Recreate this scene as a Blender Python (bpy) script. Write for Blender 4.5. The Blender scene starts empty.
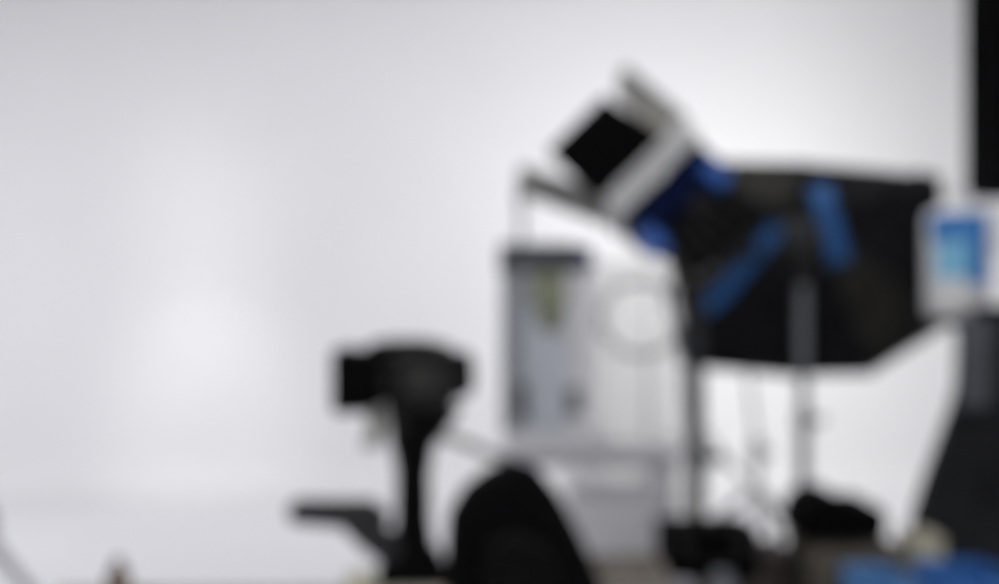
import bpy, bmesh, math, random
from mathutils import Vector, Matrix

random.seed(4)
SC = bpy.context.scene
COL = SC.collection
V = Vector

# ------------------------------------------------------------------ camera
F = 971.0            # focal length in pixels of the 999 px wide frame
CAM_Z = 1.5
cam_data = bpy.data.cameras.new('camera')
cam = bpy.data.objects.new('camera', cam_data)
COL.objects.link(cam)
cam.location = (0, 0, CAM_Z)
cam.rotation_euler = (math.pi / 2, 0, 0)
cam_data.sensor_width = 36.0
cam_data.lens = F * 36.0 / 999.0
cam_data.clip_start = 0.05
cam_data.dof.use_dof = True                 # the photograph is focused far in front of the set
cam_data.dof.focus_distance = 0.30
cam_data.dof.aperture_fstop = 3.55
SC.camera = cam

SC.view_settings.view_transform = 'Standard'
SC.view_settings.look = 'None'
SC.view_settings.exposure = 0.0
SC.view_settings.gamma = 1.0
SC.view_settings.use_curve_mapping = False

w = bpy.data.worlds.new('world')
SC.world = w
w.use_nodes = True
w.node_tree.nodes['Background'].inputs[0].default_value = (0.80, 0.83, 0.95, 1)
w.node_tree.nodes['Background'].inputs[1].default_value = 0.25


def area(name, loc, target, size, power, color=(1, 1, 1), spread=None):
    d = bpy.data.lights.new(name, 'AREA')
    d.shape = 'RECTANGLE'
    d.size, d.size_y = size
    d.energy = power
    d.color = color
    if spread:
        d.spread = math.radians(spread)
    o = bpy.data.objects.new(name, d)
    COL.objects.link(o)
    o.location = loc
    o.rotation_euler = (V(target) - V(loc)).to_track_quat('-Z', 'Y').to_euler()
    return o


def spot(name, loc, target, power, angle, blend, color=(1, 1, 1), radius=0.1):
    d = bpy.data.lights.new(name, 'SPOT')
    d.energy = power
    d.spot_size = math.radians(angle)
    d.spot_blend = blend
    d.shadow_soft_size = radius
    d.color = color
    o = bpy.data.objects.new(name, d)
    COL.objects.link(o)
    o.location = loc
    o.rotation_euler = (V(target) - V(loc)).to_track_quat('-Z', 'Y').to_euler()
    return o


# added ceiling, front and left fills, the softbox shining on the backdrop, two more heads outside the frame
area('ceiling_fill_light', (-0.8, 4.6, 4.12), (-0.8, 5.0, 0), (6.5, 2.2), 67, (0.985, 0.98, 1.0))  # unseen overhead source added for even ambient light
area('front_fill_light', (0.0, -1.8, 2.7), (0.0, 5.5, 1.2), (6.0, 2.0), 88, (0.98, 0.98, 1.0))  # unseen frontal fill added behind the camera to lift camera-facing sides
area('softbox_light', (1.50, 4.80, 1.70), (2.15, 7.17, 1.70), (0.95, 0.70), 36.5, (1.0, 0.99, 0.975))
area('left_fill_light', (-4.2, 4.6, 1.5), (-3.0, 7.17, 1.4), (0.8, 2.2), 21, (0.985, 0.98, 1.0))  # unseen wash added to even out the left of the back wall
area('strip_light', (-2.3, 0.2, 2.3), (-2.17, 7.17, 1.75), (0.45, 1.7), 0.78, (1.0, 0.995, 0.985), 14)
spot('backdrop_spot', (-2.25, 2.2, 3.9), (-2.17, 7.1, 0.62), 240, 20, 1.0, (1.0, 0.99, 0.97), 0.15)
spot('fresnel_beam', (0.47, 3.95, 2.35), (-0.20, 7.1, 2.75), 16, 75, 1.0, (0.75, 0.75, 1.0), 0.1)


# ------------------------------------------------------------------ helpers
def P(px, py, d):
    """pixel of the 999x584 frame at depth d -> world point"""
    return V(((px - 499.5) * d / F, d, CAM_Z - (py - 292.0) * d / F))


MATS = {}


def mat(name, col, rough=0.6, metal=0.0, var=0.10, scale=14.0, bump=0.0, emit=None, es=0.0, coat=0.0, col2=None, spec=None):
    if name in MATS:
        return MATS[name]
    m = bpy.data.materials.new(name)
    m.use_nodes = True
    nt = m.node_tree
    b = nt.nodes['Principled BSDF']
    b.inputs['Roughness'].default_value = rough
    b.inputs['Metallic'].default_value = metal
    b.inputs['Coat Weight'].default_value = coat
    if spec is None:
        spec = 0.5 if max(col) > 0.06 else 0.05
    b.inputs['Specular IOR Level'].default_value = spec
    tc = nt.nodes.new('ShaderNodeTexCoord')
    no = nt.nodes.new('ShaderNodeTexNoise')
    no.inputs['Scale'].default_value = scale
    no.inputs['Detail'].default_value = 4
    nt.links.new(tc.outputs['Object'], no.inputs['Vector'])
    rp = nt.nodes.new('ShaderNodeValToRGB')
    c2 = col2 or tuple(min(1, c * (1 + var)) for c in col)
    rp.color_ramp.elements[0].position = 0.3
    rp.color_ramp.elements[1].position = 0.7
    rp.color_ramp.elements[0].color = (*[c * (1 - var) for c in col], 1)
    rp.color_ramp.elements[1].color = (*c2, 1)
    nt.links.new(no.outputs['Fac'], rp.inputs['Fac'])
    nt.links.new(rp.outputs['Color'], b.inputs['Base Color'])
    if bump:
        bp = nt.nodes.new('ShaderNodeBump')
        bp.inputs['Strength'].default_value = bump
        bp.inputs['Distance'].default_value = 0.01
        nt.links.new(no.outputs['Fac'], bp.inputs['Height'])
        nt.links.new(bp.outputs['Normal'], b.inputs['Normal'])
    if emit:
        b.inputs['Emission Color'].default_value = (*emit, 1)
        b.inputs['Emission Strength'].default_value = es
    MATS[name] = m
    return m


WALL = mat('white_wall_paint', (0.80, 0.80, 0.815), 0.75, var=0.012, scale=1.2, bump=0.03)
FLOOR = mat('white_floor_paint', (0.85, 0.85, 0.875), 0.5, var=0.015, scale=1.5, bump=0.02)
CEIL = mat('ceiling_paint', (0.70, 0.70, 0.71), 0.9, var=0.02)
SIDE = mat('side_wall_paint', (0.62, 0.62, 0.64), 0.9, var=0.02)
BLACK = mat('black_plastic', (0.0035, 0.0035, 0.00385), 0.45, var=0.2)
RUBBER = mat('black_rubber', (0.0021, 0.0021, 0.00245), 0.75, var=0.2)
CHAR = mat('charcoal_plastic', (0.024, 0.024, 0.0248), 0.55, var=0.2)
FABRIC = mat('black_fabric', (0.00315, 0.00315, 0.0035), 0.95, var=0.35, scale=60, bump=0.4)
SBFAB = mat('softbox_fabric', (0.01375, 0.01375, 0.01595), 0.85, var=0.35, scale=9, bump=0.3)
SBFAB2 = mat('softbox_olive_fabric', (0.036, 0.0348, 0.0312), 0.85, var=0.3, scale=9, bump=0.3)
BLUEBAND = mat('blue_webbing', (0.0144, 0.102, 0.312), 0.7, var=0.2, scale=90, bump=0.3)
BLUE = mat('blue_enamel', (0.016, 0.10, 0.42), 0.4, var=0.08)
NAVY = mat('navy_enamel', (0.0024, 0.0064, 0.036), 0.45, var=0.15)
STEEL = mat('brushed_steel', (0.42, 0.42, 0.42), 0.38, 0.8, var=0.06, scale=80)
ALU = mat('pale_aluminium', (0.60, 0.60, 0.59), 0.5, 0.3, var=0.05, scale=60)
LEAF = mat('grey_painted_leaf', (0.225, 0.219, 0.2025), 0.55, 0.2, var=0.1)
POLE = mat('grey_pole', (0.187, 0.1936, 0.209), 0.45, 0.3, var=0.1)
DPOLE = mat('dark_grey_pole', (0.045, 0.047, 0.052), 0.45, 0.2, var=0.1)
TPOLE = mat('thin_pole_metal', (0.16, 0.16, 0.17), 0.45, 0.4, var=0.1)
OLIVE = mat('olive_pole', (0.07, 0.08, 0.055), 0.5, 0.1, var=0.1)
SLATE = mat('slate_plastic', (0.0529, 0.0621, 0.0713), 0.5, var=0.1)
SLATEBLUE = mat('slate_blue_plastic', (0.0715, 0.091, 0.1625), 0.5, var=0.1)
GREYP = mat('mid_grey_panel', (0.323, 0.34, 0.3655), 0.6, var=0.06)
BLUEGREY = mat('pale_blue_grey_panel', (0.70, 0.73, 0.79), 0.6, var=0.05)
OLIVEP = mat('olive_grey_unit', (0.286, 0.308, 0.209), 0.6, var=0.1)
LGREY = mat('light_grey_plastic', (0.8, 0.8, 0.816), 0.6, var=0.04)
MGREY = mat('grey_metal_shelf', (0.494, 0.494, 0.5225), 0.5, 0.1, var=0.05)
WHITE = mat('white_plastic', (0.78, 0.78, 0.80), 0.5, var=0.02)
FOAM = mat('foam_board', (0.434, 0.434, 0.441), 0.9, var=0.02)
CABLE = mat('grey_cable_rubber', (0.17, 0.17, 0.175), 0.6, var=0.1)
WOOD = mat('pale_wood', (0.42, 0.37, 0.29), 0.55, var=0.12, scale=6)
BROWN = mat('brown_glass', (0.16, 0.105, 0.065), 0.3, var=0.15)
BROWNCASE = mat('brown_case_laminate', (0.055, 0.046, 0.040), 0.6, var=0.2, scale=5)
TAUPE = mat('taupe_canvas', (0.13, 0.115, 0.09), 0.9, var=0.2, scale=30, bump=0.3)
CREAM = mat('cream_paper', (0.62, 0.60, 0.47), 0.8, var=0.05)
BEIGE = mat('beige_cardboard', (0.52, 0.494, 0.377), 0.85, var=0.08)
CRATE = mat('blue_crate_plastic', (0.035, 0.154, 0.462), 0.5, var=0.08)
CRATE2 = mat('light_blue_crate_plastic', (0.0975, 0.273, 0.572), 0.5, var=0.08)
JBLUE = mat('blue_label', (0.039, 0.221, 0.598), 0.5, var=0.1)
JCYAN = mat('cyan_label', (0.24, 0.60, 0.85), 0.5, var=0.06)
DRAPE = mat('black_drape_cloth', (0.0242, 0.0253, 0.0275), 0.95, var=0.3, scale=4, bump=0.3)
DRAPE2 = mat('grey_black_drape_cloth', (0.099, 0.1044, 0.1188), 0.95, var=0.2, scale=4, bump=0.2)
PHONE = mat('dark_taupe_plastic', (0.045, 0.043, 0.047), 0.5, var=0.15)
CLOTH = mat('pale_grey_cloth', (0.40, 0.40, 0.37), 0.95, var=0.06, scale=40, bump=0.2)
DIFF = mat('lit_diffuser', (0.9, 0.9, 0.9), 0.6, var=0.0, emit=(1, 0.98, 0.95), es=3.0)
GLASSLIT = mat('lit_fresnel_lens', (0.9, 0.9, 0.9), 0.3, var=0.0, emit=(1, 0.97, 0.92), es=4.0)


class MB:
    def __init__(s):
        s.v, s.f, s.sm = [], [], []

    def add(s, vs, fs, smooth=False):
        n = len(s.v)
        s.v += [V(p) for p in vs]
        for f in fs:
            s.f.append([n + i for i in f])
            s.sm.append(smooth)
        return s

    def box(s, c, size, R=None, taper=1.0):
        """taper scales the top (local +z) face"""
        hx, hy, hz = [q / 2 for q in size]
        vs = []
        for z in (-1, 1):
            t = taper if z > 0 else 1.0
            for x, y in ((-1, -1), (1, -1), (1, 1), (-1, 1)):
                p = V((x * hx * t, y * hy * t, z * hz))
                vs.append((R @ p if R else p) + V(c))
        return s.add(vs, [(3, 2, 1, 0), (4, 5, 6, 7), (0, 1, 5, 4), (1, 2, 6, 5), (2, 3, 7, 6), (3, 0, 4, 7)])

    def tube(s, pts, r, n=12, cap=True, closed=False):
        pts = [V(p) for p in pts]
        rs = r if isinstance(r, (list, tuple)) else [r] * len(pts)
        N = len(pts)
        rings = []
        ref = None
        for i, p in enumerate(pts):
            if closed:
                t = pts[(i + 1) % N] - pts[i - 1]
            else:
                t = pts[min(i + 1, N - 1)] - pts[max(i - 1, 0)]
            t.normalize()
            if ref is None:
                ref = t.cross(V((0, 0, 1)) if abs(t.z) < 0.9 else V((1, 0, 0))).normalized()
            a = (ref - t * ref.dot(t)).normalized()
            ref = a
            b = t.cross(a)
            rings.append([p + (a * math.cos(k * 2 * math.pi / n) + b * math.sin(k * 2 * math.pi / n)) * rs[i] for k in range(n)])
        vs = [q for rg in rings for q in rg]
        fs = []
        M = N if closed else N - 1
        for i in range(M):
            j = (i + 1) % N
            for k in range(n):
                l = (k + 1) % n
                fs.append((i * n + k, i * n + l, j * n + l, j * n + k))
        s.add(vs, fs, True)
        if cap and not closed:
            s.add(rings[0], [tuple(range(n))[::-1]])
            s.add(rings[-1], [tuple(range(n))])
        return s

    def lathe(s, base, prof, n=28, axis=V((0, 0, 1)), sx=1.0):
        """prof: (radius, height) pairs along the axis from base"""
        axis = V(axis).normalized()
        a = axis.cross(V((0, 1, 0)) if abs(axis.y) < 0.9 else V((1, 0, 0))).normalized()
        b = axis.cross(a)
        vs, fs = [], []
        for r, h in prof:
            for k in range(n):
                an = k * 2 * math.pi / n
                vs.append(V(base) + axis * h + (a * math.cos(an) * sx + b * math.sin(an)) * max(r, 1e-4))
        for i in range(len(prof) - 1):
            for k in range(n):
                l = (k + 1) % n
                fs.append((i * n + k, i * n + l, (i + 1) * n + l, (i + 1) * n + k))
        s.add(vs, fs, True)
        s.add(vs[:n], [tuple(range(n))[::-1]])
        s.add(vs[-n:], [tuple(range(n))])
        return s

    def prism(s, poly, off):
        """poly: list of world points, off: extrusion vector"""
        n = len(poly)
        off = V(off)
        vs = [V(p) for p in poly] + [V(p) + off for p in poly]
        fs = [tuple(range(n))[::-1], tuple(range(n, 2 * n))]
        for i in range(n):
            j = (i + 1) % n
            fs.append((i, j, n + j, n + i))
        return s.add(vs, fs)

    def loft(s, rings, cap=True, smooth=True):
        n = len(rings[0])
        vs = [q for r in rings for q in r]
        fs = []
        for i in range(len(rings) - 1):
            for k in range(n):
                l = (k + 1) % n
                fs.append((i * n + k, i * n + l, (i + 1) * n + l, (i + 1) * n + k))
        s.add(vs, fs, smooth)
        if cap:
            s.add(rings[0], [tuple(range(n))[::-1]], False)
            s.add(rings[-1], [tuple(range(n))], False)
        return s

    def build(s, name, m, parent=None, bevel=0.0, seg=2):
        me = bpy.data.meshes.new(name)
        off = V((0, 0, 0))
        q = parent
        while q is not None:
            off += q.location
            q = q.parent
        me.from_pydata([tuple(p - off) for p in s.v], [], s.f)
        me.polygons.foreach_set('use_smooth', s.sm)
        me.update()
        bm = bmesh.new()
        bm.from_mesh(me)
        bmesh.ops.recalc_face_normals(bm, faces=bm.faces)
        bm.to_mesh(me)
        bm.free()
        me.materials.append(m)
        o = bpy.data.objects.new(name, me)
        COL.objects.link(o)
        if parent is not None:
            o.parent = parent
        if bevel:
            b = o.modifiers.new('bevel', 'BEVEL')
            b.width = bevel
            b.segments = seg
            b.limit_method = 'ANGLE'
        return o


def thing(name, loc, label, cat, group=None):
    o = bpy.data.objects.new(name, None)
    o.empty_display_size = 0.1
    COL.objects.link(o)
    o.location = loc
    o['label'] = label
    o['category'] = cat
    if group:
        o['group'] = group
    return o


def tag(o, label, cat, group=None):
    o['label'] = label
    o['category'] = cat
    if group:
        o['group'] = group
    return o


def struct(name, mb, m, parent=None):
    o = mb.build(name, m, parent)
    if parent is None:
        o['kind'] = 'structure'
    return o


def bx(c, size, R=None, taper=1.0):
    return MB().box(c, size, R, taper)


def rounded(poly, r, k=4):
    """round the corners of a closed 2-D polygon"""
    out = []
    n = len(poly)
    for i in range(n):
        a, b, c = V(poly[i - 1]), V(poly[i]), V(poly[(i + 1) % n])
        u, w_ = (a - b), (c - b)
        rr = min(r, u.length * 0.45, w_.length * 0.45)
        p, q = b + u.normalized() * rr, b + w_.normalized() * rr
        for j in range(k + 1):
            t = j / k
            out.append(p * (1 - t) ** 2 + b * 2 * t * (1 - t) + q * t * t)
    return out


def px_poly(pts, d, r=0, k=4):
    """a shape drawn in a plane parallel to the backdrop at depth d"""
    if r:
        pts = rounded([V(p) for p in pts], r, k)
    return [P(p[0], p[1], d) for p in pts]


# ------------------------------------------------------------------ the studio shell
BY = 7.17            # back wall
XL, XR, HC = -4.6, 4.6, 4.2
struct('floor', bx((0, 2.25, -0.05), (XR - XL, 9.5, 0.1)), FLOOR)
# backdrop wall curving into the floor
rc = 0.34
prof = [(BY - rc - 0.02, 0.002)]
for k in range(0, 13):
    a = k / 12 * math.pi / 2
    prof.append((BY - rc + rc * math.sin(a), 0.002 + rc - rc * math.cos(a)))
prof.append((BY, HC))
mb = MB()
vs = []
for x in (XL, XR):
    vs += [(x, y, z) for y, z in prof]
n = len(prof)
mb.add(vs, [(i, i + 1, n + i + 1, n + i) for i in range(n - 1)], True)
mb.box((0, BY + 0.16, HC / 2), (XR - XL, 0.3, HC))
struct('wall_back', mb, WALL)
struct('wall_left', bx((XL - 0.1, 2.6, HC / 2), (0.2, 9.6, HC)), SIDE)
struct('wall_right', bx((XR + 0.1, 2.6, HC / 2), (0.2, 9.6, HC)), SIDE)
struct('wall_front', bx((0, -2.4, HC / 2), (XR - XL, 0.2, HC)), SIDE)
struct('ceiling', bx((0, 2.5, HC + 0.05), (XR - XL, 10, 0.1)), CEIL)

# ------------------------------------------------------------------ stands
def stand_legs(root, x, y, zc, reach, zb, m, r=0.011, rot=0.3, foot=True):
    """three legs leaving a collar at height zc and landing reach away; braces from height zb"""
    for k in range(3):
        a = rot + k * 2 * math.pi / 3
        e = V((x + reach * math.cos(a), y + reach * math.sin(a), 0.016))
        top = V((x + 0.03 * math.cos(a), y + 0.03 * math.sin(a), zc))
        lg = MB().tube([top, e], r, 10).build('leg', m, root)
        if foot:
            f = MB().lathe(e + V((0, 0, -0.015)), [(r * 1.7, 0), (r * 1.7, 0.03), (r * 1.1, 0.045)], 12)
            f.build('rubber_foot', RUBBER, lg)
        mid = top.lerp(e, 0.55)
        MB().tube([V((x + 0.02 * math.cos(a), y + 0.02 * math.sin(a), zb)), mid], r * 0.6, 8).build('brace', m, root)


def collar(root, x, y, z, r, h, m, name='collar', knob=True):
    c = MB().lathe((x, y, z - h / 2), [(r * 0.85, 0), (r, 0.008), (r, h - 0.008), (r * 0.85, h)], 16).build(name, m, root)
    if knob:
        MB().tube([V((x, y, z)), V((x + r * 2.4, y - r * 0.6, z))], [r * 0.3, r * 0.5], 10).build('knob', m, c)
    return c


# ---- blue lighting fresnel on its dark stand
D = 4.05
lp = P(697, 300, D)
X, Y = lp.x, D
st = thing('light_stand', (X, Y, 0), 'dark grey light stand with olive lower tube under the blue barn-door lamp', 'light stand')
z1, z2, z3 = P(0, 458, D).z, P(0, 515, D).z, P(0, 268, D).z
MB().tube([(X, Y, z1), (X, Y, z3)], 0.031, 16).build('pole', DPOLE, st)
MB().tube([(X, Y, z2 - 0.1), (X, Y, z1)], 0.036, 16).build('lower_tube', OLIVE, st)
MB().tube([(X, Y, 0.20), (X, Y, z2 - 0.1)], 0.040, 16).build('base_tube', DPOLE, st)
collar(st, X, Y, z1 - 0.0, 0.046, 0.11, SLATE)
collar(st, X, Y, 0.52, 0.05, 0.08, SLATE)
stand_legs(st, X, Y, 0.52, 0.55, 0.24, DPOLE, 0.014, math.pi / 2)

lamp_root = thing('studio_lamp', (X, Y, z3), 'navy and blue fresnel lamp with open grey barn doors tilted up to the left', 'lamp')
# lamp frame: u is the beam direction, v runs across the housing, w towards the camera
u = V((-0.70, 0.22, 0.68)).normalized()
w_ = V((0.10, -1.0, 0.0))
w_ = (w_ - u * w_.dot(u)).normalized()
v = w_.cross(u).normalized()
if v.x < 0:
    v = -v
RL = Matrix((v, w_, u)).transposed()      # local x=v, y=w, z=u


def L(a, b, c):
    return C0 + v * a + w_ * b + u * c


C0 = P(672, 202, D)                       # centre of the navy front housing
half = 0.215
hs = bx(L(0, 0, 0.0), (half * 2, 0.36, 0.15), RL).build('front_housing', NAVY, lamp_root, 0.02)
for ca, cw, cc_ in ((0.150, 0.175, -0.075), (-half - 0.0, 0.16, -0.085)):
    bx(L(ca, cw, cc_), (0.075, 0.09, 0.12), RL).build('side_cap', BLUE, lamp_root, 0.012)['label'] = 'bright blue enamel corner cap'
bx(L(0.0, 0, -0.19), (0.36, 0.30, 0.24), RL, 1.0).build('rear_housing', BLACK, lamp_root, 0.03)
for k in range(5):
    bx(L(-0.13 + k * 0.065, 0.155, -0.19), (0.018, 0.02, 0.19), RL).build('cooling_fin', CHAR, lamp_root, 0.003)
bx(L(0, 0, -0.335), (0.22, 0.20, 0.06), RL).build('rear_cover', CHAR, lamp_root, 0.015)
MB().tube([L(0.06, 0, -0.36), L(0.06, 0, -0.41)], 0.03, 16).build('focus_knob', CHAR, lamp_root)
# metal rim that carries the barn doors
mb = MB()
R0, R1 = half + 0.015, half - 0.035
for sx in (-1, 1):
    mb.box(L(sx * (R0 + R1) / 2, 0, 0.135), (R0 - R1, 0.38, 0.12), RL)
    mb.box(L(0, sx * 0.165, 0.135), (R1 * 2, 0.05, 0.12), RL)
mb.build('accessory_rim', ALU, lamp_root, 0.006)
MB().lathe(L(0, 0, 0.075), [(0.165, 0), (0.165, 0.012), (0.12, 0.030), (0.06, 0.040), (0.0, 0.042)], 28, u).build('lens', GLASSLIT, lamp_root)


def leaf(a0, a1, wdth0, wdth1, m, name='barn_door', th=0.052):
    """a0,a1: centre points of hinge and tip edges; across direction is w"""
    d = (a1 - a0).normalized()
    nrm = d.cross(w_).normalized() * th
    p = [a0 - w_ * wdth0 / 2, a0 + w_ * wdth0 / 2, a1 + w_ * wdth1 / 2, a1 - w_ * wdth1 / 2]
    o = MB().prism([q - nrm / 2 for q in p], nrm).build(name, m, lamp_root, 0.003)
    MB().tube([a0 - w_ * wdth0 * 0.45, a0 + w_ * wdth0 * 0.45], 0.011, 10).build('hinge', STEEL, o)
    return o


leaf(L(half + 0.02, 0, 0.17), P(621, 82, D) + u * 0.0, 0.34, 0.24, LEAF)
leaf(L(-half, 0, 0.19), P(521, 180, D), 0.34, 0.24, LEAF)
# near side leaf, its shade painted in as black, folded forward towards the camera side
a0 = L(-0.04, 0.185, 0.150)
a1 = L(-0.075, 0.24, 0.465)
p = [a0 - v * 0.21, a0 + v * 0.185, a1 + v * 0.150, a1 - v * 0.175]
nn = (a1 - a0).cross(v).normalized() * 0.012
o = MB().prism(p, nn).build('barn_door', RUBBER, lamp_root, 0.003)
o['label'] = 'side leaf of the barn doors, shade painted as black'
MB().tube([a0 - v * 0.13, a0 + v * 0.13], 0.011, 10).build('hinge', STEEL, o)
a0f = L(0, -0.185, 0.19)
a1f = L(0, -0.26, 0.34)
p = [a0f - v * 0.15, a0f + v * 0.15, a1f + v * 0.10, a1f - v * 0.10]
MB().prism(p, nn).build('barn_door', LEAF, lamp_root, 0.003)
# yoke
ysp = L(0, 0, -0.12)
yk = []
base = V((X, Y, z3 + 0.02))
pa, pb = L(0, 0.21, -0.12), L(0, -0.21, -0.12)
mb = MB()
mb.tube([pa, pa.lerp(base, 0.55) + w_ * 0.06, base + w_ * 0.10, base, base - w_ * 0.10, pb.lerp(base, 0.55) - w_ * 0.06, pb], 0.017, 10)
mb.build('yoke', CHAR, lamp_root)
MB().tube([pa - w_ * 0.01, pa + w_ * 0.04], 0.035, 16).build('yoke_knob', CHAR, lamp_root)
MB().tube([V((X, Y, z3 - 0.05)), V((X, Y, z3 + 0.03))], 0.033, 14).build('spigot_clamp', CHAR, lamp_root)
bx(P(690, 268, D - 0.05), (0.15, 0.10, 0.15)).build('ballast_box', mat('brown_grey_box', (0.045, 0.040, 0.037), 0.6), lamp_root, 0.015)

# cable loop hanging from the lamp
mb = MB()
cc = P(641, 318, D - 0.02)
pts = []
for k in range(37):
    a = math.pi * 0.28 - k / 36 * 2 * math.pi * 1.0
    pts.append(cc + V((math.cos(a) * 0.165, 0.0008 * k, math.sin(a) * 0.155)))
pts = [L(-0.10, 0.10, -0.33)] + pts + [P(684, 372, D - 0.02), P(690, 440, D - 0.04), P(692, 500, D - 0.05)]
mb.tube(pts, 0.012, 8)
tag(mb.build('power_cable', CABLE), 'grey cable looped in a ring between the blue lamp and its stand', 'cable')

# ---- softbox on its grey stand
D2 = 4.55
hub = P(800, 238, 4.22)
X2, Y2 = P(803, 300, 4.18).x, 4.18
st = thing('light_stand', (X2, Y2, 0), 'lighter grey straight light stand standing in front of the black softbox', 'light stand')
zt = P(0, 272, Y2).z
MB().tube([(X2, Y2, 0.95), (X2, Y2, zt)], 0.023, 16).build('pole', POLE, st)
MB().tube([(X2, Y2, 0.14), (X2, Y2, 0.95)], 0.027, 16).build('lower_tube', POLE, st)
collar(st, X2, Y2, 0.95, 0.036, 0.07, POLE)
collar(st, X2, Y2, 0.45, 0.038, 0.07, DPOLE)
stand_legs(st, X2, Y2, 0.45, 0.50, 0.16, DPOLE, 0.012, math.pi / 2)

sb = thing('softbox', tuple(hub), 'large black softbox seen from behind with two blue straps', 'softbox')
rim_px = [(688, 161), (800, 163), (940, 176), (953, 322), (870, 374), (790, 376), (685, 366), (680, 262)]
hub_px = [(768, 210), (795, 200), (830, 210), (842, 235), (832, 268), (800, 276), (770, 268), (760, 238)]
rim = [P(a, b, D2) for a, b in rim_px]
ring = [P(a, b, 4.27) for a, b in hub_px]
lab = ['olive black panel']
for i in range(8):
    j = (i + 1) % 8
    a, b, c, d = ring[i], ring[j], rim[j], rim[i]
    # a slightly sagging panel, 4x3 grid, thick
    gv, gf = [], []
    NU, NV = 5, 4
    nrm = (b - a).cross(d - a).normalized()
    if nrm.y > 0:
        nrm = -nrm
    for q in range(NV + 1):
        for t in range(NU + 1):
            uu, vv = t / NU, q / NV
            p_ = a.lerp(b, uu).lerp(d.lerp(c, uu), vv)
            sag = 0.018 * math.sin(uu * math.pi) * math.sin(vv * math.pi)
            gv.append(p_ - nrm * sag)
    for q in range(NV):
        for t in range(NU):
            k = q * (NU + 1) + t
            gf.append((k, k + 1, k + NU + 2, k + NU + 1))
    pan = MB().add(gv, gf, True).build('panel', SBFAB2 if i in (0, 3) else SBFAB, sb)
    so = pan.modifiers.new('thick', 'SOLIDIFY')
    so.thickness = 0.006
    so.offset = 0
    if i in (0, 3):
        pan['label'] = 'olive tinged panel'
    MB().tube([a - nrm * -0.008, d - nrm * -0.008], 0.008, 8).build('rod_seam', CHAR, sb)
# skirt and lit face
mb = MB()
fr = [p_ + V((0.0, 0.13, 0.0)) for p_ in rim]
vs = rim + fr
mb.add(vs, [(i, (i + 1) % 8, 8 + (i + 1) % 8, 8 + i) for i in range(8)])
sk = mb.build('skirt', SBFAB, sb)
so = sk.modifiers.new('thick', 'SOLIDIFY')
so.thickness = 0.008
mb = MB()
mb.prism([hub + (q - hub) * 1.06 + V((0, 0.014, 0)) for q in ring], (0, 0.012, 0))
mb.build('hub_plate', SBFAB, sb)
ctr = sum(fr, V((0, 0, 0))) / 8
mb = MB()
mb.add([ctr + (p_ - ctr) * 0.97 - V((0, 0.03, 0)) for p_ in fr], [tuple(range(8))])
mb.build('diffuser', DIFF, sb)


def on_panel(px, py, lift=0.02):
    """depth on the softbox back for a pixel: between hub ring and rim"""
    c = V((801, 238))
    p_ = V((px, py))
    best = 0
    # ratio along the ray hub->rim
    dv = p_ - c
    if dv.length < 1e-3:
        return P(px, py, 4.27 - lift)

    def hit(poly):
        for i in range(8):
            a, b = V(poly[i]), V(poly[(i + 1) % 8])
            e = b - a
            den = dv.x * e.y - dv.y * e.x
            if abs(den) < 1e-9:
                continue
            t = ((a - c).x * e.y - (a - c).y * e.x) / den
            s_ = ((a - c).x * dv.y - (a - c).y * dv.x) / den
            if t > 0 and -1e-6 <= s_ <= 1 + 1e-6:
                return t
        return 1
    t0, t1 = hit(hub_px), hit(rim_px)
    k = (1 - t0) / (t1 - t0)
    k = max(0, min(1, k))
    return P(px, py, 4.27 + (D2 - 4.27) * k - lift)


def strap(pts, w0, name='strap'):
    cen = [V(p_) for p_ in pts]
    vs, fs = [], []
    for i, c in enumerate(cen):
        t = (cen[min(i + 1, len(cen) - 1)] - cen[max(i - 1, 0)]).normalized()
        nn_ = V((-t.y, t.x)) * w0 / 2
        for q in (c - nn_, c + nn_):
            vs.append(on_panel(q.x, q.y, 0.034))
    m_ = len(cen)
    for i in range(m_ - 1):
        fs.append((2 * i, 2 * i + 1, 2 * i + 3, 2 * i + 2))
    o = MB().add(vs, fs).build(name, BLUEBAND, sb)
    q = o.modifiers.new('thick', 'SOLIDIFY')
    q.thickness = 0.008
    q.offset = 0
    o['label'] = 'blue strap'
    return o


strap([(779, 226), (762, 246), (744, 268), (726, 289), (706, 308)], 17)
strap([(819, 186), (825, 206), (832, 232), (840, 262)], 21)
# speed ring, lamp head in the middle and tilt clamp
MB().lathe(hub + V((0, 0.09, 0)), [(0.17, -0.03), (0.175, 0.0), (0.165, 0.03)], 28, V((0, 1, 0))).build('speed_ring', CHAR, sb)
MB().lathe(hub + V((0, 0.02, 0)), [(0.05, -0.13), (0.075, -0.12), (0.085, 0.0), (0.10, 0.08)], 24, V((0, 1, 0))).build('lamp_head', mat('lamp_head_grey', (0.055, 0.056, 0.057), 0.5), sb)
for k in range(3):
    MB().tube([hub + V((-0.045 + k * 0.045, -0.12, 0.02)), hub + V((-0.045 + k * 0.045, -0.115, -0.035))], 0.007, 8).build('vent_slot', CHAR, sb)
bx(V((X2, Y2 + 0.0, zt - 0.0)), (0.07, 0.08, 0.11)).build('tilt_clamp', CHAR, sb, 0.01)
MB().tube([V((X2, Y2 - 0.03, zt)), V((X2 + 0.10, Y2 - 0.05, zt + 0.01))], [0.012, 0.018], 10).build('tilt_handle', CHAR, sb)
# corner rod pocket with its clip standing above the upper right corner
bx(P(921, 183, D2 + 0.02), (0.10, 0.09, 0.10), Matrix.Rotation(0.3, 3, 'Y')).build('corner_clip', CHAR, sb, 0.025)
bx(P(702, 352, D2 + 0.02), (0.08, 0.06, 0.07), Matrix.Rotation(0.5, 3, 'Y')).build('corner_clip', CHAR, sb, 0.02)

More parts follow.
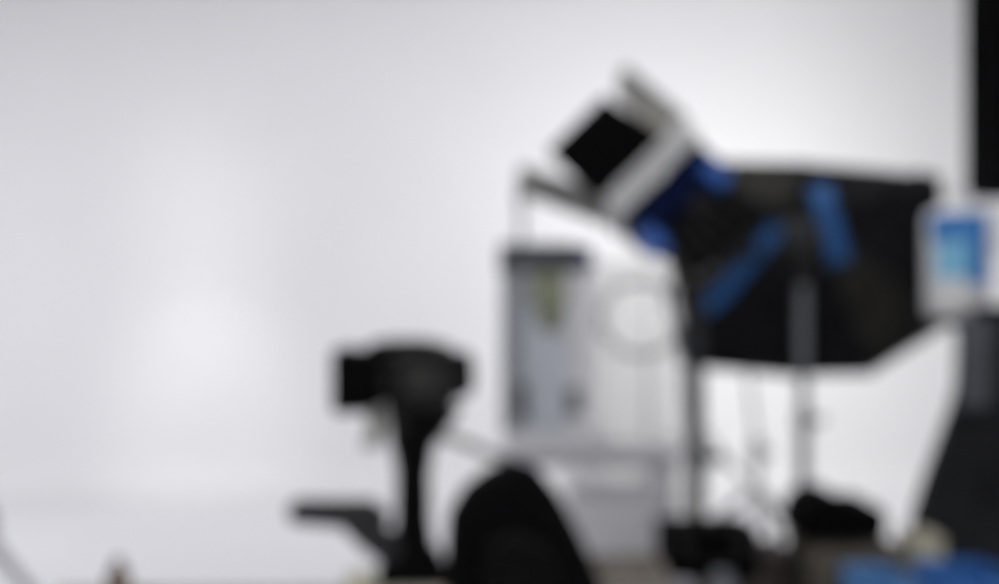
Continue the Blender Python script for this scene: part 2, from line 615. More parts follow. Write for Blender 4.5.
# ------------------------------------------------------------------ thin stands farther back
D3 = 5.2
p = P(757, 450, D3)
st = thing('light_stand', (p.x, D3, 0), 'thin pale folding light stand seen under the softbox between the two thick poles', 'light stand')
MB().tube([(p.x, D3, 0.12), (p.x + 0.0, D3, P(0, 452, D3).z)], 0.014, 10).build('pole', TPOLE, st)
MB().tube([(p.x, D3, P(0, 452, D3).z), (p.x - 0.06, D3, P(0, 350, D3).z)], 0.013, 10).build('upper_pole', TPOLE, st)
collar(st, p.x, D3, P(0, 452, D3).z, 0.034, 0.14, TPOLE)
stand_legs(st, p.x, D3, P(0, 492, D3).z, 0.50, 0.14, TPOLE, 0.020, 2.75)
MB().tube([P(704, 432, D3 - 0.04), P(732, 466, D3 - 0.04), p + V((0, -0.03, -0.22))], 0.013, 8).build('side_arm', TPOLE, st)

D4 = 5.35
p = P(648, 300, D4)
st = thing('light_stand', (p.x, D4, 0), 'thinnest upright grey stand rising through the cable ring left of the blue lamp', 'light stand')
MB().tube([(p.x, D4, 0.1), (p.x, D4, P(0, 272, D4).z)], 0.010, 10).build('pole', TPOLE, st)
collar(st, p.x, D4, P(0, 458, D4).z, 0.045, 0.11, MGREY)
collar(st, p.x + 0.0, D4, P(0, 503, D4).z, 0.04, 0.12, MGREY)
stand_legs(st, p.x, D4, P(0, 520, D4).z, 0.36, 0.12, MGREY, 0.012, 0.4)

# pole behind the tall grey cabinet, carrying a small spigot under the lower barn door
D5 = 4.95
p = P(521, 300, D5)
st = thing('light_stand', (p.x, D5, 0), 'slim grey stand rising behind the open grey cabinet at its left edge', 'light stand')
MB().tube([(p.x, D5, 0.1), (p.x, D5, P(0, 190, D5).z)], 0.016, 10).build('pole', TPOLE, st)
collar(st, p.x, D5, P(0, 196, D5).z, 0.026, 0.08, TPOLE)
collar(st, p.x, D5, 0.5, 0.03, 0.08, TPOLE)
stand_legs(st, p.x, D5, 0.5, 0.40, 0.15, TPOLE, 0.010, 2.0)

# ------------------------------------------------------------------ cart with open grey cabinet
DC = 4.55
s = DC / F
ct = thing('equipment_cart', (P(585, 0, DC).x, DC, 0), 'grey metal cart carrying the tall open grey cabinet', 'cart')
ztop = P(0, 455, DC - 0.2).z
x0, x1 = P(505, 0, DC).x, P(668, 0, DC).x
xm = (x0 + x1) / 2
for nm, zz in (('top_shelf', ztop), ('lower_shelf', 0.20)):
    sh = bx((xm, DC, zz - 0.025), (x1 - x0, 0.44, 0.05)).build(nm, MGREY, ct, 0.008)
for sx in (x0 + 0.03, x1 - 0.03):
    for sy in (-0.19, 0.19):
        lg = bx((sx, DC + sy, (ztop + 0.08) / 2 - 0.02), (0.035, 0.035, ztop - 0.13)).build('leg', MGREY, ct, 0.006)
        MB().tube([(sx - 0.015, DC + sy, 0.045), (sx + 0.015, DC + sy, 0.045)], 0.045, 18).build('caster', RUBBER, lg)
MB().tube([(x1, DC - 0.17, ztop - 0.03), (x1 + 0.07, DC - 0.17, ztop + 0.03), (x1 + 0.07, DC + 0.17, ztop + 0.03), (x1, DC + 0.17, ztop - 0.03)], 0.012, 8).build('push_handle', MGREY, ct)

cb = thing('display_cabinet', (P(547, 0, DC).x, DC, ztop), 'tall open-fronted grey cabinet with dark slate top on the cart', 'cabinet')
cl, cr = P(499, 0, DC - 0.15).x, P(592, 0, DC - 0.15).x
zc0 = ztop
zc1 = P(0, 243, DC - 0.15).z
zc2 = P(0, 272, DC - 0.15).z
bx(((cl + cr) / 2 - 0.03, DC, (zc1 + zc2) / 2), (cr - cl - 0.06, 0.32, zc1 - zc2)).build('top_housing', SLATE, cb, 0.015)
bx((cr - 0.035, DC, (zc1 + zc2) / 2 - 0.005), (0.075, 0.30, (zc1 - zc2) * 0.9)).build('end_cap', SLATEBLUE, cb, 0.012)['label'] = 'slate blue end cap'
bx((cl + 0.052, DC, (zc0 + zc2) / 2 + 0.04), (0.085, 0.30, zc2 - zc0 - 0.08)).build('side_panel', GREYP, cb, 0.006)
# right side leans inwards
a, b = P(583, 272, DC - 0.15), P(583, 425, DC - 0.15)
mb = MB()
mb.prism([V((cr - 0.13, DC - 0.15, zc2)), V((cr - 0.02, DC - 0.15, zc2)), V((cr - 0.045, DC - 0.15, zc0 + 0.1)), V((cr - 0.115, DC - 0.15, zc0 + 0.1))], (0, 0.30, 0))
mb.build('side_panel', LGREY, cb, 0.005)
bx(((cl + cr) / 2 - 0.015, DC - 0.06, (zc0 + zc2) / 2 + 0.03), (cr - cl - 0.16, 0.02, zc2 - zc0 - 0.08)).build('back_panel', BLUEGREY, cb, 0.003)
bx((P(549, 0, DC).x, DC - 0.09, P(0, 290, DC).z), (0.17, 0.12, 0.17)).build('hanging_unit', OLIVEP, cb, 0.015)
MB().lathe((P(549, 0, DC).x, DC - 0.11, P(0, 290, DC).z - 0.085), [(0.05, 0), (0.05, -0.06), (0.025, -0.10)], 20).build('nozzle', OLIVEP, cb)
bx((P(520, 0, DC).x, DC - 0.16, P(0, 398, DC).z), (0.05, 0.03, 0.16)).build('control_box', SLATE, cb, 0.005)
bx((P(574, 0, DC).x - 0.01, DC - 0.14, P(0, 398, DC).z), (0.07, 0.04, 0.13)).build('control_box', mat('grey_green_box', (0.162, 0.18, 0.18), 0.6), cb, 0.005)
bx(((cl + cr) / 2 + 0.04, DC - 0.01, zc0 + 0.05), (cr - cl + 0.06, 0.36, 0.10)).build('base_tray', WHITE, cb, 0.01)['label'] = 'white base tray'

g = bx((P(612, 0, DC).x, DC, 0.20 + 0.17), (0.42, 0.34, 0.34)).build('storage_bin', LGREY, None, 0.02)
tag(g, 'light grey storage bin on the lower shelf of the grey cart', 'storage bin')
g2 = bx((0, 0, 0), (1, 1, 1))
mb = MB()
mb.box((P(612, 0, DC).x, DC, 0.56), (0.42, 0.34, 0.04))
lid = mb.build('lid', LGREY, g, 0.01)

# white reflector boards behind
DB = 6.6
fb = thing('reflector_board', (P(640, 0, DB).x, DB, 0), 'tall pale grey foam reflector board standing behind the cart', 'reflector')
zt_ = P(0, 262, DB).z
bx((P(645, 0, DB).x, DB, zt_ / 2), (P(694, 0, DB).x - P(596, 0, DB).x, 0.04, zt_)).build('board', FOAM, fb, 0.004)
for sx in (612, 678):
    px_ = P(sx, 0, DB).x
    bx((px_, DB + 0.0, 0.02), (0.05, 0.30, 0.04)).build('foot', MGREY, fb, 0.005)
    mb = MB()
    mb.tube([(px_, DB + 0.14, 0.03), (px_, DB + 0.025, 0.6)], 0.012, 8)
    mb.build('prop', MGREY, fb)

# ------------------------------------------------------------------ foreground: table, tripod, camera, bag
TZ = CAM_Z - (587 - 292) * 2.3 / F
tb = thing('work_table', (-0.45, 1.95, 0), 'pale wooden worktable along the bottom edge at left', 'table')
tx0, tx1 = P(62, 0, 2.3).x, P(604, 0, 2.3).x
npl = 5
for k in range(npl):
    y0 = 1.72 + k * (0.58 / npl)
    bx(((tx0 + tx1) / 2, y0 + 0.058, TZ - 0.015), (tx1 - tx0, 0.58 / npl - 0.004, 0.03)).build('plank', WOOD, tb, 0.003)
for sx in (tx0 + 0.08, tx1 - 0.08):
    for sy in (1.77, 2.25):
        bx((sx, sy, (TZ - 0.03) / 2), (0.05, 0.05, TZ - 0.03)).build('leg', WOOD, tb, 0.004)
    bx((sx, 2.01, TZ - 0.075), (0.03, 0.43, 0.09)).build('apron', WOOD, tb, 0.003)
bx(((tx0 + tx1) / 2, 2.22, TZ - 0.075), (tx1 - tx0 - 0.2, 0.025, 0.09)).build('apron', WOOD, tb, 0.003)

# small things on the table
bt = thing('small_bottle', (P(118, 0, 2.2).x, 2.2, TZ), 'small brown bottle at the back edge of the table, bottom left', 'bottle')
b0 = V((P(118, 0, 2.2).x, 2.2, TZ))
MB().lathe(b0, [(0.022, 0), (0.026, 0.004), (0.026, 0.062), (0.012, 0.076), (0.012, 0.082)], 20).build('body', BROWN, bt)
MB().lathe(b0 + V((0, 0, 0.080)), [(0.012, 0), (0.012, 0.014), (0.010, 0.016)], 16).build('cap', mat('grey_brown_cap', (0.20, 0.17, 0.15), 0.5), bt)
tw = P(143, 0, 2.2)
tag(MB().lathe((tw.x, 2.2, TZ), [(0.030, 0), (0.033, 0.003), (0.033, 0.016), (0.020, 0.018), (0.018, 0.014)], 24).build('tape_roll', mat('olive_tape', (0.20, 0.19, 0.12), 0.7)),
    'low olive tape roll lying right of the small brown bottle', 'tape')
cr_ = P(361, 0, 2.22)
tag(MB().lathe((cr_.x, 2.22, TZ), [(0.034, 0), (0.036, 0.003), (0.036, 0.050), (0.034, 0.053), (0.020, 0.053), (0.019, 0.045)], 28).build('tape_roll', CREAM),
    'cream paper tape roll beside the camera tripod at the table edge', 'tape')
gp = [P(-14, 540, 2.25), P(6, 562, 2.25), P(22, 582, 2.25), P(40, 600, 2.27), P(50, 640, 2.45), P(50, 900, 2.45)]
arm = thing('gooseneck_arm', (gp[-1].x, 2.45, 0), 'grey bent gooseneck arm entering at the bottom left corner', 'gooseneck')
MB().tube(gp[:-1] + [V((gp[-1].x, 2.45, 0.03))], [0.020, 0.016, 0.014, 0.013, 0.013, 0.013], 12).build('flexible_tube', MGREY, arm)
MB().lathe((gp[-1].x, 2.45, 0), [(0.13, 0), (0.13, 0.015), (0.03, 0.03), (0.02, 0.05)], 24).build('base', CHAR, arm)
MB().lathe(gp[0], [(0.03, 0.0), (0.05, 0.05), (0.05, 0.07)], 20, V((-0.5, 0, 0.8))).build('head', MGREY, arm)

# black bag
DBG = 1.98
bg = thing('camera_backpack', (P(520, 0, DBG).x, DBG, TZ), 'black rounded camera backpack standing right of the tripod', 'backpack')
outl = [(450, 660), (446, 600), (446, 545), (448, 514), (464, 488), (487, 471), (513, 461), (538, 470), (560, 498), (572, 520), (585, 546), (601, 582), (604, 610), (602, 660)]
base_px = 292 + (CAM_Z - TZ) * F / DBG
rings = []
fronts = []
ol = [(a, min(b, base_px)) for a, b in outl]
pts2 = [P(a, b, DBG) for a, b in ol]
c_ = sum(pts2, V((0, 0, 0))) / len(pts2)
for yy, sc in ((-0.115, 0.72), (-0.105, 0.84), (-0.08, 0.94), (-0.03, 1.0), (0.04, 1.0), (0.085, 0.95), (0.10, 0.85)):
    r_ = []
    for q in pts2:
        z_ = TZ + (q.z - TZ) * (sc * 0.5 + 0.5)
        r_.append(V((c_.x + (q.x - c_.x) * sc, DBG + yy, z_)))
    rings.append(r_)
bo = MB().loft(rings).build('body', FABRIC, bg)
# front pocket, strap, handle, zip
pk = rounded([V((482, 575)), V((486, 540)), (V((516, 528))), V((550, 545)), V((566, 580)), V((566, 640)), V((482, 640))], 10)
pk = [P(a.x, min(a.y, base_px - 4), DBG - 0.10) for a in pk]
MB().prism(pk, (0, -0.03, 0)).build('front_pocket', mat('charcoal_fabric', (0.0056, 0.0056, 0.0052), 0.9, var=0.3, scale=50, bump=0.3), bg, 0.008)
MB().tube([P(490, 546, DBG - 0.132), P(516, 535, DBG - 0.132), P(548, 550, DBG - 0.132)], 0.003, 8).build('zip', CHAR, bg)
MB().tube([P(500, 474, DBG + 0.03), P(505, 464, DBG + 0.03), P(514, 461, DBG + 0.03), P(524, 466, DBG + 0.03), P(528, 476, DBG + 0.03)], 0.006, 8).build('handle', FABRIC, bg)
for xx in (478, 562):
    MB().tube([P(xx + (12 if xx < 500 else -14), 520, DBG + 0.10), P(xx + (6 if xx < 500 else -8), 540, DBG + 0.14), P(xx, 575, DBG + 0.14), P(xx, 610, DBG + 0.09)], 0.012, 8).build('shoulder_strap', FABRIC, bg)

# tripod
DT = 2.62
k = DT / F
tp = P(413, 0, DT)
tx, ty = tp.x, DT
tr = thing('tripod', (tx, ty, 0), 'black video tripod with pan bars carrying the video camera', 'tripod')


def Z(py, d=DT):
    return P(0, py, d).z


mb = MB()
mb.lathe((tx + 0.0, ty, Z(520)), [(0.044, 0), (0.048, 0.02), (0.045, Z(475) - Z(520)), (0.054, Z(455) - Z(520)), (0.060, Z(440) - Z(520))], 24)
mb.build('centre_column', BLACK, tr)
MB().lathe((tx, ty, Z(590)), [(0.055, 0), (0.064, 0.05), (0.058, 0.12), (0.046, Z(515) - Z(590))], 20).build('shoulder', BLACK, tr, 0.0)
# fluid head: leans from the column up to the camera plate
hd = [P(412, 446, DT), P(417, 434, DT), P(421, 420, DT), P(424, 407, DT)]
mb = MB()
rg = []
for q, (wx, wy) in zip(hd, ((0.060, 0.055), (0.074, 0.06), (0.090, 0.06), (0.104, 0.06))):
    rg.append([q + V((math.cos(a) * wx, math.sin(a) * wy, 0)) for a in [i * math.pi / 8 for i in range(16)]])
mb.loft(rg)
mb.build('fluid_head', BLACK, tr)
MB().tube([P(398, 425, DT - 0.06), P(398, 425, DT - 0.09)], 0.022, 16).build('drag_knob', CHAR, tr)
bx(P(421, 403, DT), (0.18, 0.10, 0.022)).build('camera_plate', CHAR, tr, 0.005)
# legs
for i, ang in enumerate((math.radians(205), math.radians(-22), math.radians(88))):
    dr = V((math.cos(ang), math.sin(ang), 0))
    top = V((tx, ty, Z(548))) + dr * 0.045
    end = V((tx, ty, 0.025)) + dr * 0.42
    mid = top.lerp(end, 0.5)
    lg = MB().tube([top, mid], [0.030, 0.026], 12).build('leg', BLACK, tr)
    MB().tube([mid, end], 0.017, 12).build('lower_leg', CHAR, lg)
    MB().lathe(end - V((0, 0, 0.025)), [(0.03, 0), (0.03, 0.02), (0.015, 0.04)], 14).build('rubber_foot', RUBBER, lg)
    MB().tube([mid - (end - top).normalized() * 0.03, mid + (end - top).normalized() * 0.03], 0.034, 12).build('leg_lock', CHAR, lg)
# grey pan bar running right and down behind the bag
b = MB().tube([P(432, 431, DT), P(470, 445, DT), P(520, 468, DT - 0.02)], 0.0125, 10).build('pan_bar', mat('pan_bar_grey', (0.20, 0.20, 0.20), 0.4, 0.3), tr)
MB().tube([P(504, 461, DT - 0.015), P(540, 478, DT - 0.03)], 0.015, 12).build('grip', RUBBER, b)
# left control arm ending in a flat grip
b = MB().tube([P(408, 556, DT), P(384, 545, DT - 0.03), P(364, 530, DT - 0.05), P(346, 518, DT - 0.05)], [0.030, 0.046, 0.040, 0.026], 14).build('control_arm', PHONE, tr)
mb = MB()
mb.prism(px_poly([(286, 511), (292, 502), (372, 502), (390, 518), (382, 538), (352, 530), (320, 527), (290, 524)], DT - 0.07, 4), (0, 0.045, 0))
mb.build('control_grip', PHONE, tr, 0.006)
MB().tube([P(306, 514, DT - 0.075), P(306, 514, DT - 0.085)], 0.010, 12).build('button', CHAR, b)

# the video camera
vc = thing('video_camera', tuple(P(410, 398, DT)), 'black video camera with a large lens hood on the tripod', 'camera')
zb = Z(398)
# lens hood: flared rectangular shade
mb = MB()


def ringbox(px, y0, y1, dd, r=5):
    x = P(px, 0, DT).x
    za, zb_ = Z(y0), Z(y1)
    pr_ = rounded([V((-dd, za)), V((dd, za)), V((dd, zb_)), V((-dd, zb_))], 0.02, 3)
    return [V((x, DT + q.x, q.y)) for q in pr_]


mb.loft([ringbox(337, 350, 407, 0.085), ringbox(341, 347, 411, 0.088), ringbox(368, 350, 410, 0.080), ringbox(385, 355, 403, 0.066)])
mb.build('lens_hood', RUBBER, vc)
mb = MB()
mb.loft([ringbox(384, 354, 402, 0.060), ringbox(396, 356, 400, 0.056), ringbox(404, 356, 402, 0.056)])
mb.build('lens_barrel', BLACK, vc)
mb = MB()
mb.tube([P(386, 379, DT - 0.0), P(393, 379, DT)], 0.070, 28)
mb.build('focus_ring', CHAR, vc)
mb = MB()
mb.prism(px_poly([(398, 348), (440, 348), (454, 356), (460, 388), (454, 398), (397, 398)], DT - 0.065, 5), (0, 0.13, 0))
mb.build('body', CHAR, vc, 0.012)
bx(P(420, 379, DT - 0.071), (0.085, 0.02, 0.07)).build('side_screen', mat('side_screen_grey', (0.045, 0.045, 0.042), 0.4), vc, 0.005)
mb = MB()
mb.loft([ringbox(448, 349, 398, 0.055), ringbox(462, 352, 398, 0.05), ringbox(474, 360, 390, 0.045)])
mb.build('battery_pack', BLACK, vc)
MB().tube([P(366, 354, DT), P(374, 346, DT), P(392, 343.5, DT), P(425, 343.5, DT), P(446, 348, DT), P(456, 358, DT)], 0.013, 12).build('top_handle', CHAR, vc)
bx(P(400, 350, DT), (0.16, 0.035, 0.022)).build('handle_mount', BLACK, vc, 0.004)
bx(P(461, 362, DT - 0.02), (0.055, 0.07, 0.055)).build('viewfinder', BLACK, vc, 0.012)
# cloth hanging below the hood
mb = MB()
gv, gf = [], []
NU, NV = 8, 8
for q in range(NV + 1):
    for t in range(NU + 1):
        uu, vv = t / NU, q / NV
        px_ = 364 + 20 * uu + 3 * math.sin(vv * 4)
        gv.append(P(px_, 406 + 42 * vv, DT + 0.01 * math.sin(uu * 9) + 0.0))
for q in range(NV):
    for t in range(NU):
        a_ = q * (NU + 1) + t
        gf.append((a_, a_ + 1, a_ + NU + 2, a_ + NU + 1))
cl_ = MB().add(gv, gf, True).build('lens_cloth', CLOTH)
so = cl_.modifiers.new('thick', 'SOLIDIFY')
so.thickness = 0.003
tag(cl_, 'pale grey cloth hanging below the lens hood of the video camera', 'cloth')

# ------------------------------------------------------------------ cases in the middle foreground
def case(name, c, size, m, label, cat, lid=True, group=None, edge=CHAR):
    r_ = thing(name, (c[0], c[1], c[2]), label, cat, group)
    sx, sy, sz = size
    zl = sz * 0.68 if lid else sz
    bx((c[0], c[1], c[2] + zl / 2), (sx, sy, zl - 0.004)).build('body', m, r_, 0.012)
    if lid:
        bx((c[0], c[1], c[2] + (zl + sz) / 2), (sx, sy, sz - zl)).build('lid', m, r_, 0.012)
    for q in (-0.3, 0.3):
        bx((c[0] + q * sx, c[1] - sy / 2 - 0.006, c[2] + zl), (0.045, 0.014, 0.05)).build('latch', CHAR, r_, 0.003)
    MB().tube([(c[0] - 0.06, c[1] - sy / 2, c[2] + zl - 0.05), (c[0] - 0.055, c[1] - sy / 2 - 0.03, c[2] + zl - 0.055),
               (c[0] + 0.055, c[1] - sy / 2 - 0.03, c[2] + zl - 0.055), (c[0] + 0.06, c[1] - sy / 2, c[2] + zl - 0.05)], 0.008, 8).build('handle', edge, r_)
    return r_


DK = 3.45
zk = P(0, 560, DK).z
case('flight_case', (P(706, 0, DK).x, DK + 0.05, 0), (0.42, 0.36, zk - 0.055), BROWNCASE, 'dark brown flight case under the black case, bottom centre', 'case')
# small rolls on the brown case front row
case('equipment_case', (P(709, 0, DK).x, DK + 0.05, zk - 0.055), (0.335, 0.22, P(0, 526, DK).z - zk + 0.055), RUBBER, 'black flat equipment case on top of the brown flight case', 'case')
c0 = P(722, 566, DK - 0.28)
mr = thing('metal_canister', (c0.x, c0.y, 0), 'grey metal canister standing before the brown flight case', 'canister')
zc_ = P(0, 572, DK - 0.28).z
MB().lathe((c0.x, c0.y, 0), [(0.046, 0), (0.048, 0.01), (0.048, zc_ - 0.04), (0.040, zc_ - 0.03)], 24).build('body', POLE, mr)
MB().lathe((c0.x, c0.y, zc_ - 0.03), [(0.030, 0), (0.030, 0.025), (0.026, 0.03)], 20).build('lid', POLE, mr)
c0 = P(683, 566, DK - 0.28)
mr = thing('metal_canister', (c0.x, c0.y, 0), 'lower dull grey canister left of the taller grey canister', 'canister')
zc_ = P(0, 580, DK - 0.28).z
MB().lathe((c0.x, c0.y, 0), [(0.05, 0), (0.052, 0.01), (0.052, zc_ - 0.04), (0.044, zc_ - 0.03)], 24).build('body', POLE, mr)
MB().lathe((c0.x, c0.y, zc_ - 0.03), [(0.034, 0), (0.034, 0.02), (0.03, 0.025)], 20).build('lid', MGREY, mr)

# low brown crate to the left between bag and cases
DW = 3.1
c0 = P(612, 0, DW)
wb = thing('wooden_crate', (c0.x, DW, 0), 'low grey brown slatted crate between backpack and flight case', 'crate')
zw = P(0, 572, DW).z
hw = 0.165
gm = mat('grey_wood', (0.26, 0.234, 0.2015), 0.8, var=0.15)
ns = 4
for q in range(ns):
    zz = 0.04 + (zw - 0.06) * q / (ns - 1)
    for sy in (-0.12, 0.12):
        bx((c0.x, DW + sy, zz), (hw * 2, 0.014, 0.085)).build('slat', gm, wb, 0.003)
    for sx in (-1, 1):
        bx((c0.x + sx * (hw - 0.007), DW, zz), (0.014, 0.225, 0.085)).build('slat', gm, wb, 0.003)
for sx in (-1, 1):
    for sy in (-1, 1):
        bx((c0.x + sx * (hw - 0.03), DW + sy * 0.1, zw / 2), (0.03, 0.03, zw)).build('corner_post', gm, wb)
bx((c0.x, DW, 0.01), (hw * 2 - 0.03, 0.22, 0.02)).build('bottom', gm, wb)

# taupe case and black camera bag
DG = 3.6
zg = P(0, 541, DG).z
case('soft_case', (P(848, 0, DG).x, DG + 0.05, 0), (0.34, 0.34, zg), TAUPE, 'taupe canvas case with a black bag on top', 'case', edge=BLACK)
bgx = P(846, 0, DG).x
sbg = thing('shoulder_bag', (bgx, DG + 0.05, zg), 'black shoulder bag with raised left end on the taupe case', 'bag')
mb = MB()
poly = px_poly([(800, 541), (803, 516), (812, 503), (826, 496), (845, 498), (856, 508), (880, 507), (888, 514), (888, 532), (880, 541)], DG - 0.1, 5)
mb.prism(poly, (0, 0.26, 0))
mb.build('body', FABRIC, sbg, 0.02, 3)
mb = MB()
mb.prism(px_poly([(818, 541), (820, 524), (868, 524), (872, 541)], DG - 0.12, 3), (0, 0.03, 0))
mb.build('pocket', RUBBER, sbg, 0.008)
MB().tube([P(808, 520, DG - 0.03), P(800, 532, DG - 0.16), P(794, 560, DG - 0.18), P(800, 578, DG - 0.17)], 0.012, 8).build('strap', FABRIC, sbg)
# dark brown case between
case('flight_case', (P(775, 0, 3.75).x, 3.75, 0), (0.11, 0.30, P(0, 558, 3.6).z), BROWNCASE, 'narrow dark brown case between black case and taupe case', 'case')

# beige box and blue crates at lower right
DR = 3.5
g = thing('cardboard_box', (P(922, 0, DR).x, DR + 0.02, 0), 'small beige cardboard box behind the blue crates', 'box')
zz = P(0, 538, DR - 0.05).z
bx((P(922, 0, DR).x, DR + 0.02, zz / 2), (0.115, 0.14, zz - 0.004)).build('body', BEIGE, g, 0.004)
for q in (-1, 1):
    bx((P(922, 0, DR).x + q * 0.029, DR + 0.02, zz), (0.055, 0.14, 0.004)).build('flap', BEIGE, g)


def crate(xc, yc, sx, sy, zt_, m, label):
    r_ = thing('plastic_crate', (xc, yc, 0), label, 'crate', 'blue plastic crates at lower right')
    bx((xc, yc, 0.01), (sx - 0.02, sy - 0.02, 0.02)).build('bottom', m, r_)
    n_ = max(2, int(round(zt_ / 0.12)))
    for q in range(n_):
        z_ = (q + 0.5) * zt_ / n_
        h_ = zt_ / n_ - 0.018
        mb_ = MB()
        for s1 in (-1, 1):
            mb_.box((xc, yc + s1 * (sy / 2 - 0.006), z_), (sx, 0.012, h_))
            mb_.box((xc + s1 * (sx / 2 - 0.006), yc, z_), (0.012, sy, h_))
        mb_.build('side_band', m, r_, 0.003)
    for s1 in (-1, 1):
        for s2 in (-1, 1):
            bx((xc + s1 * (sx / 2 - 0.015), yc + s2 * (sy / 2 - 0.015), zt_ / 2), (0.04, 0.04, zt_)).build('corner_post', m, r_, 0.004)
    mb_ = MB()
    for s1 in (-1, 1):
        mb_.box((xc, yc + s1 * (sy / 2), zt_ - 0.012), (sx + 0.02, 0.022, 0.024))
        mb_.box((xc + s1 * (sx / 2), yc, zt_ - 0.012), (0.022, sy + 0.02, 0.024))
    mb_.build('top_rim', m, r_, 0.004)
    return r_


crate(P(893, 0, 3.05).x, 3.15, 0.15, 0.26, P(0, 588, 3.02).z, CRATE2, 'narrow light blue plastic crate, bottom edge right of centre')
crate(P(975, 0, 2.95).x, 3.0, 0.21, 0.26, P(0, 584, 2.87).z, CRATE, 'deeper blue plastic crate in the bottom right corner')
g = bx((P(975, 0, 2.95).x, 3.0, 0.10), (0.17, 0.22, 0.16)).build('folded_cloth', CRATE, None, 0.03)
tag(g, 'blue folded cloth inside the deeper blue crate', 'cloth')
mb = bx((P(893, 0, 3.05).x, 3.15, 0.12), (0.11, 0.2, 0.2)).build('folded_cloth', CRATE2, None, 0.03)
tag(mb, 'light blue folded cloth inside the narrow light blue crate', 'cloth')

# ------------------------------------------------------------------ right: draped trolley, jug, hanging black flag
DD = 3.95
tz = P(0, 320, DD).z
tro = thing('equipment_trolley', (P(1000, 0, DD).x, DD + 0.2, 0), 'tall dark trolley at the right edge holding the blue and white jug', 'trolley')
xa, xb = P(946, 0, DD).x, P(1090, 0, DD).x
bx(((xa + xb) / 2, DD + 0.15, tz - 0.012), (xb - xa, 0.42, 0.024)).build('top_shelf', DPOLE, tro, 0.004)
for sx in (P(975, 0, DD).x, xb - 0.03):
    for sy in (0.0, 0.32):
        sx = max(sx, P(985, 0, DD + sy).x)
        q = bx((sx, DD + sy, (tz - 0.024 + 0.08) / 2), (0.035, 0.035, tz - 0.024 - 0.08)).build('post', DPOLE, tro, 0.004)
        MB().tube([(sx - 0.015, DD + sy, 0.045), (sx + 0.015, DD + sy, 0.045)], 0.045, 16).build('caster', RUBBER, q)
bx(((xa + xb) / 2 + 0.05, DD + 0.15, 0.25), (xb - xa - 0.12, 0.36, 0.03)).build('lower_shelf', DPOLE, tro, 0.004)
bx((P(976, 0, DD).x + 0.11, DD - 0.005, tz + 0.03), (0.22, 0.10, 0.06)).build('black_case', BLACK, tro, 0.01)
# cloth draped in front, flaring to the left at the bottom
mb = MB()
gv, gf = [], []
rows = [(322, 957), (350, 957), (385, 956), (410, 949), (440, 938), (470, 927), (500, 917), (530, 909), (575, 901), (650, 897), (900, 893)]
NU = 22
for (py_, lx) in rows:
    for t in range(NU + 1):
        uu = t / NU
        px_ = lx + (1095 - lx) * uu
        dep = DD - 0.06 - 0.12 * (py_ - 322) / 330 + 0.022 * math.sin(uu * 34 + py_ * 0.004) * (0.35 + (py_ - 322) / 300)
        if t == 0:
            dep += 0.10
        q = P(px_, py_, dep)
        q.z = max(q.z, 0.01)
        gv.append(q)
for q in range(len(rows) - 1):
    for t in range(NU):
        a_ = q * (NU + 1) + t
        gf.append((a_, a_ + 1, a_ + NU + 2, a_ + NU + 1))
dr = MB().add(gv, gf, True).build('black_cloth', DRAPE)
so = dr.modifiers.new('thick', 'SOLIDIFY')
so.thickness = 0.006
tag(dr, 'black cloth draped over the front of the trolley at the right edge', 'cloth')
dr2 = bx(P(974, 362, DD - 0.115), (0.13, 0.012, 0.36)).build('hanging_towel', DRAPE2, None, 0.006)
tag(dr2, 'dark grey towel hanging over the black cloth under the jug', 'towel')

# jug
jx, jy = P(957, 0, DD + 0.2).x, DD + 0.2
jz = tz
jw = 0.155
jg = thing('water_jug', (jx, jy, jz), 'white plastic jug with a blue and cyan label on the trolley', 'jug')
zt1 = P(0, 214, jy).z
prof = [(0.105, 0), (0.125, 0.015), (0.130, 0.06), (0.130, zt1 - jz - 0.05), (0.125, zt1 - jz), (0.055, zt1 - jz + 0.045), (0.045, zt1 - jz + 0.06)]
JWHITE = mat('jug_white', (0.90, 0.90, 0.90), 0.4, var=0.01)
MB().lathe((jx, jy, jz), prof, 36).build('body', JWHITE, jg)
MB().lathe((jx, jy, zt1 + 0.055), [(0.05, 0), (0.052, 0.01), (0.048, 0.035), (0.03, 0.04)], 24).build('cap', WHITE, jg)


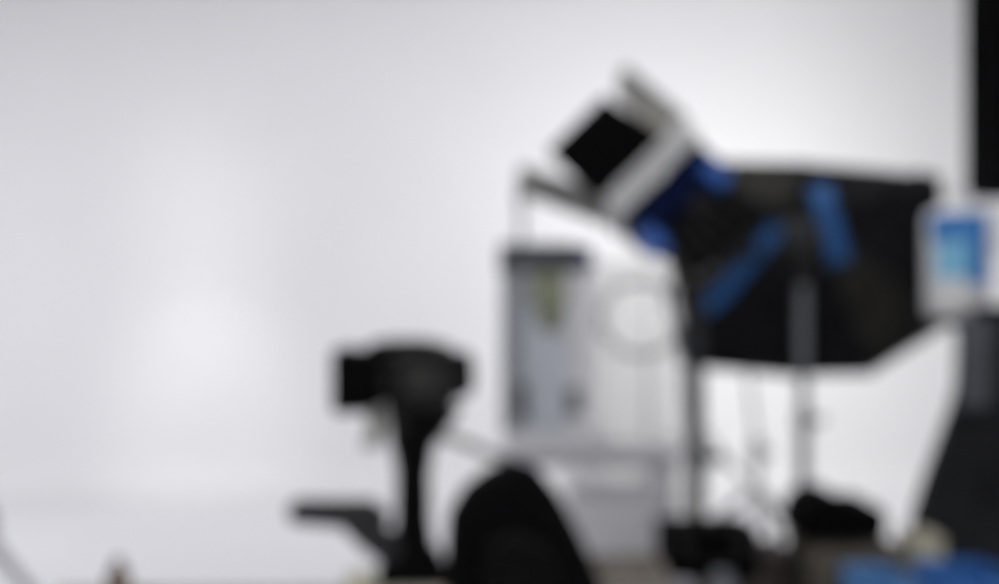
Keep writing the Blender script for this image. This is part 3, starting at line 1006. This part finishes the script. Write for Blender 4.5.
def label_patch(a0, a1, z0, z1, m, name, rr=0.1325, top=None):
    n_ = 14
    vs_, fs_ = [], []
    for i in range(n_ + 1):
        a = a0 + (a1 - a0) * i / n_
        for z_ in (z0, z1):
            vs_.append(V((jx + rr * math.sin(a), jy - rr * math.cos(a), z_)))
    for i in range(n_):
        fs_.append((2 * i, 2 * i + 2, 2 * i + 3, 2 * i + 1))
    return MB().add(vs_, fs_, True).build(name, m, jg)


za, zb2, zc3 = P(0, 285, jy - .15).z, P(0, 240, jy - .15).z, P(0, 212, jy - .15).z
label_patch(-1.3, 0.62, zb2, zc3, JBLUE, 'label')['label'] = 'blue upper label band'
label_patch(-0.12, 0.62, za, zb2, JBLUE, 'label')['label'] = 'blue lower label'
label_patch(-1.1, -0.12, P(0, 278, jy - .15).z, zb2, JCYAN, 'label')['label'] = 'pale cyan lower label'
MB().tube([V((jx + 0.11, jy, zt1 - 0.02)), V((jx + 0.17, jy, zt1 - 0.04)), V((jx + 0.17, jy, zt1 - 0.16)), V((jx + 0.12, jy, zt1 - 0.19))], 0.014, 10).build('handle', WHITE, jg)

# black flag hanging from a ceiling pipe
DF = 4.9
fl = thing('black_flag', (P(1040, 0, DF).x, DF, P(0, 196, DF).z), 'black cloth flag hanging in the top right corner', 'flag')
fx0, fx1 = P(966, 0, DF).x, P(1130, 0, DF).x
fz0, fz1 = P(0, 200, DF).z, 3.85
mb = MB()
gv, gf = [], []
for q in range(7):
    for t in range(19):
        uu, vv = t / 18, q / 6
        gv.append(V((fx0 + (fx1 - fx0) * uu, DF + 0.012 * math.sin(uu * 26), fz0 + (fz1 - fz0) * vv)))
for q in range(6):
    for t in range(18):
        a_ = q * 19 + t
        gf.append((a_, a_ + 1, a_ + 20, a_ + 19))
o = MB().add(gv, gf, True).build('cloth', RUBBER, fl)
so = o.modifiers.new('thick', 'SOLIDIFY')
so.thickness = 0.006
MB().tube([(fx0 - 0.02, DF, fz1), (fx1 + 0.02, DF, fz1)], 0.016, 10).build('top_bar', CHAR, fl)
MB().tube([(fx0, DF, fz0 + 0.012), (fx1, DF, fz0 + 0.012)], 0.014, 10).build('bottom_bar', mat('navy_bar', (0.006, 0.007, 0.02), 0.6), fl)
for xx in (fx0 + 0.1, fx1 - 0.1):
    MB().tube([(xx, DF, fz1), (xx, DF, HC)], 0.006, 8).build('hanger', CHAR, fl)
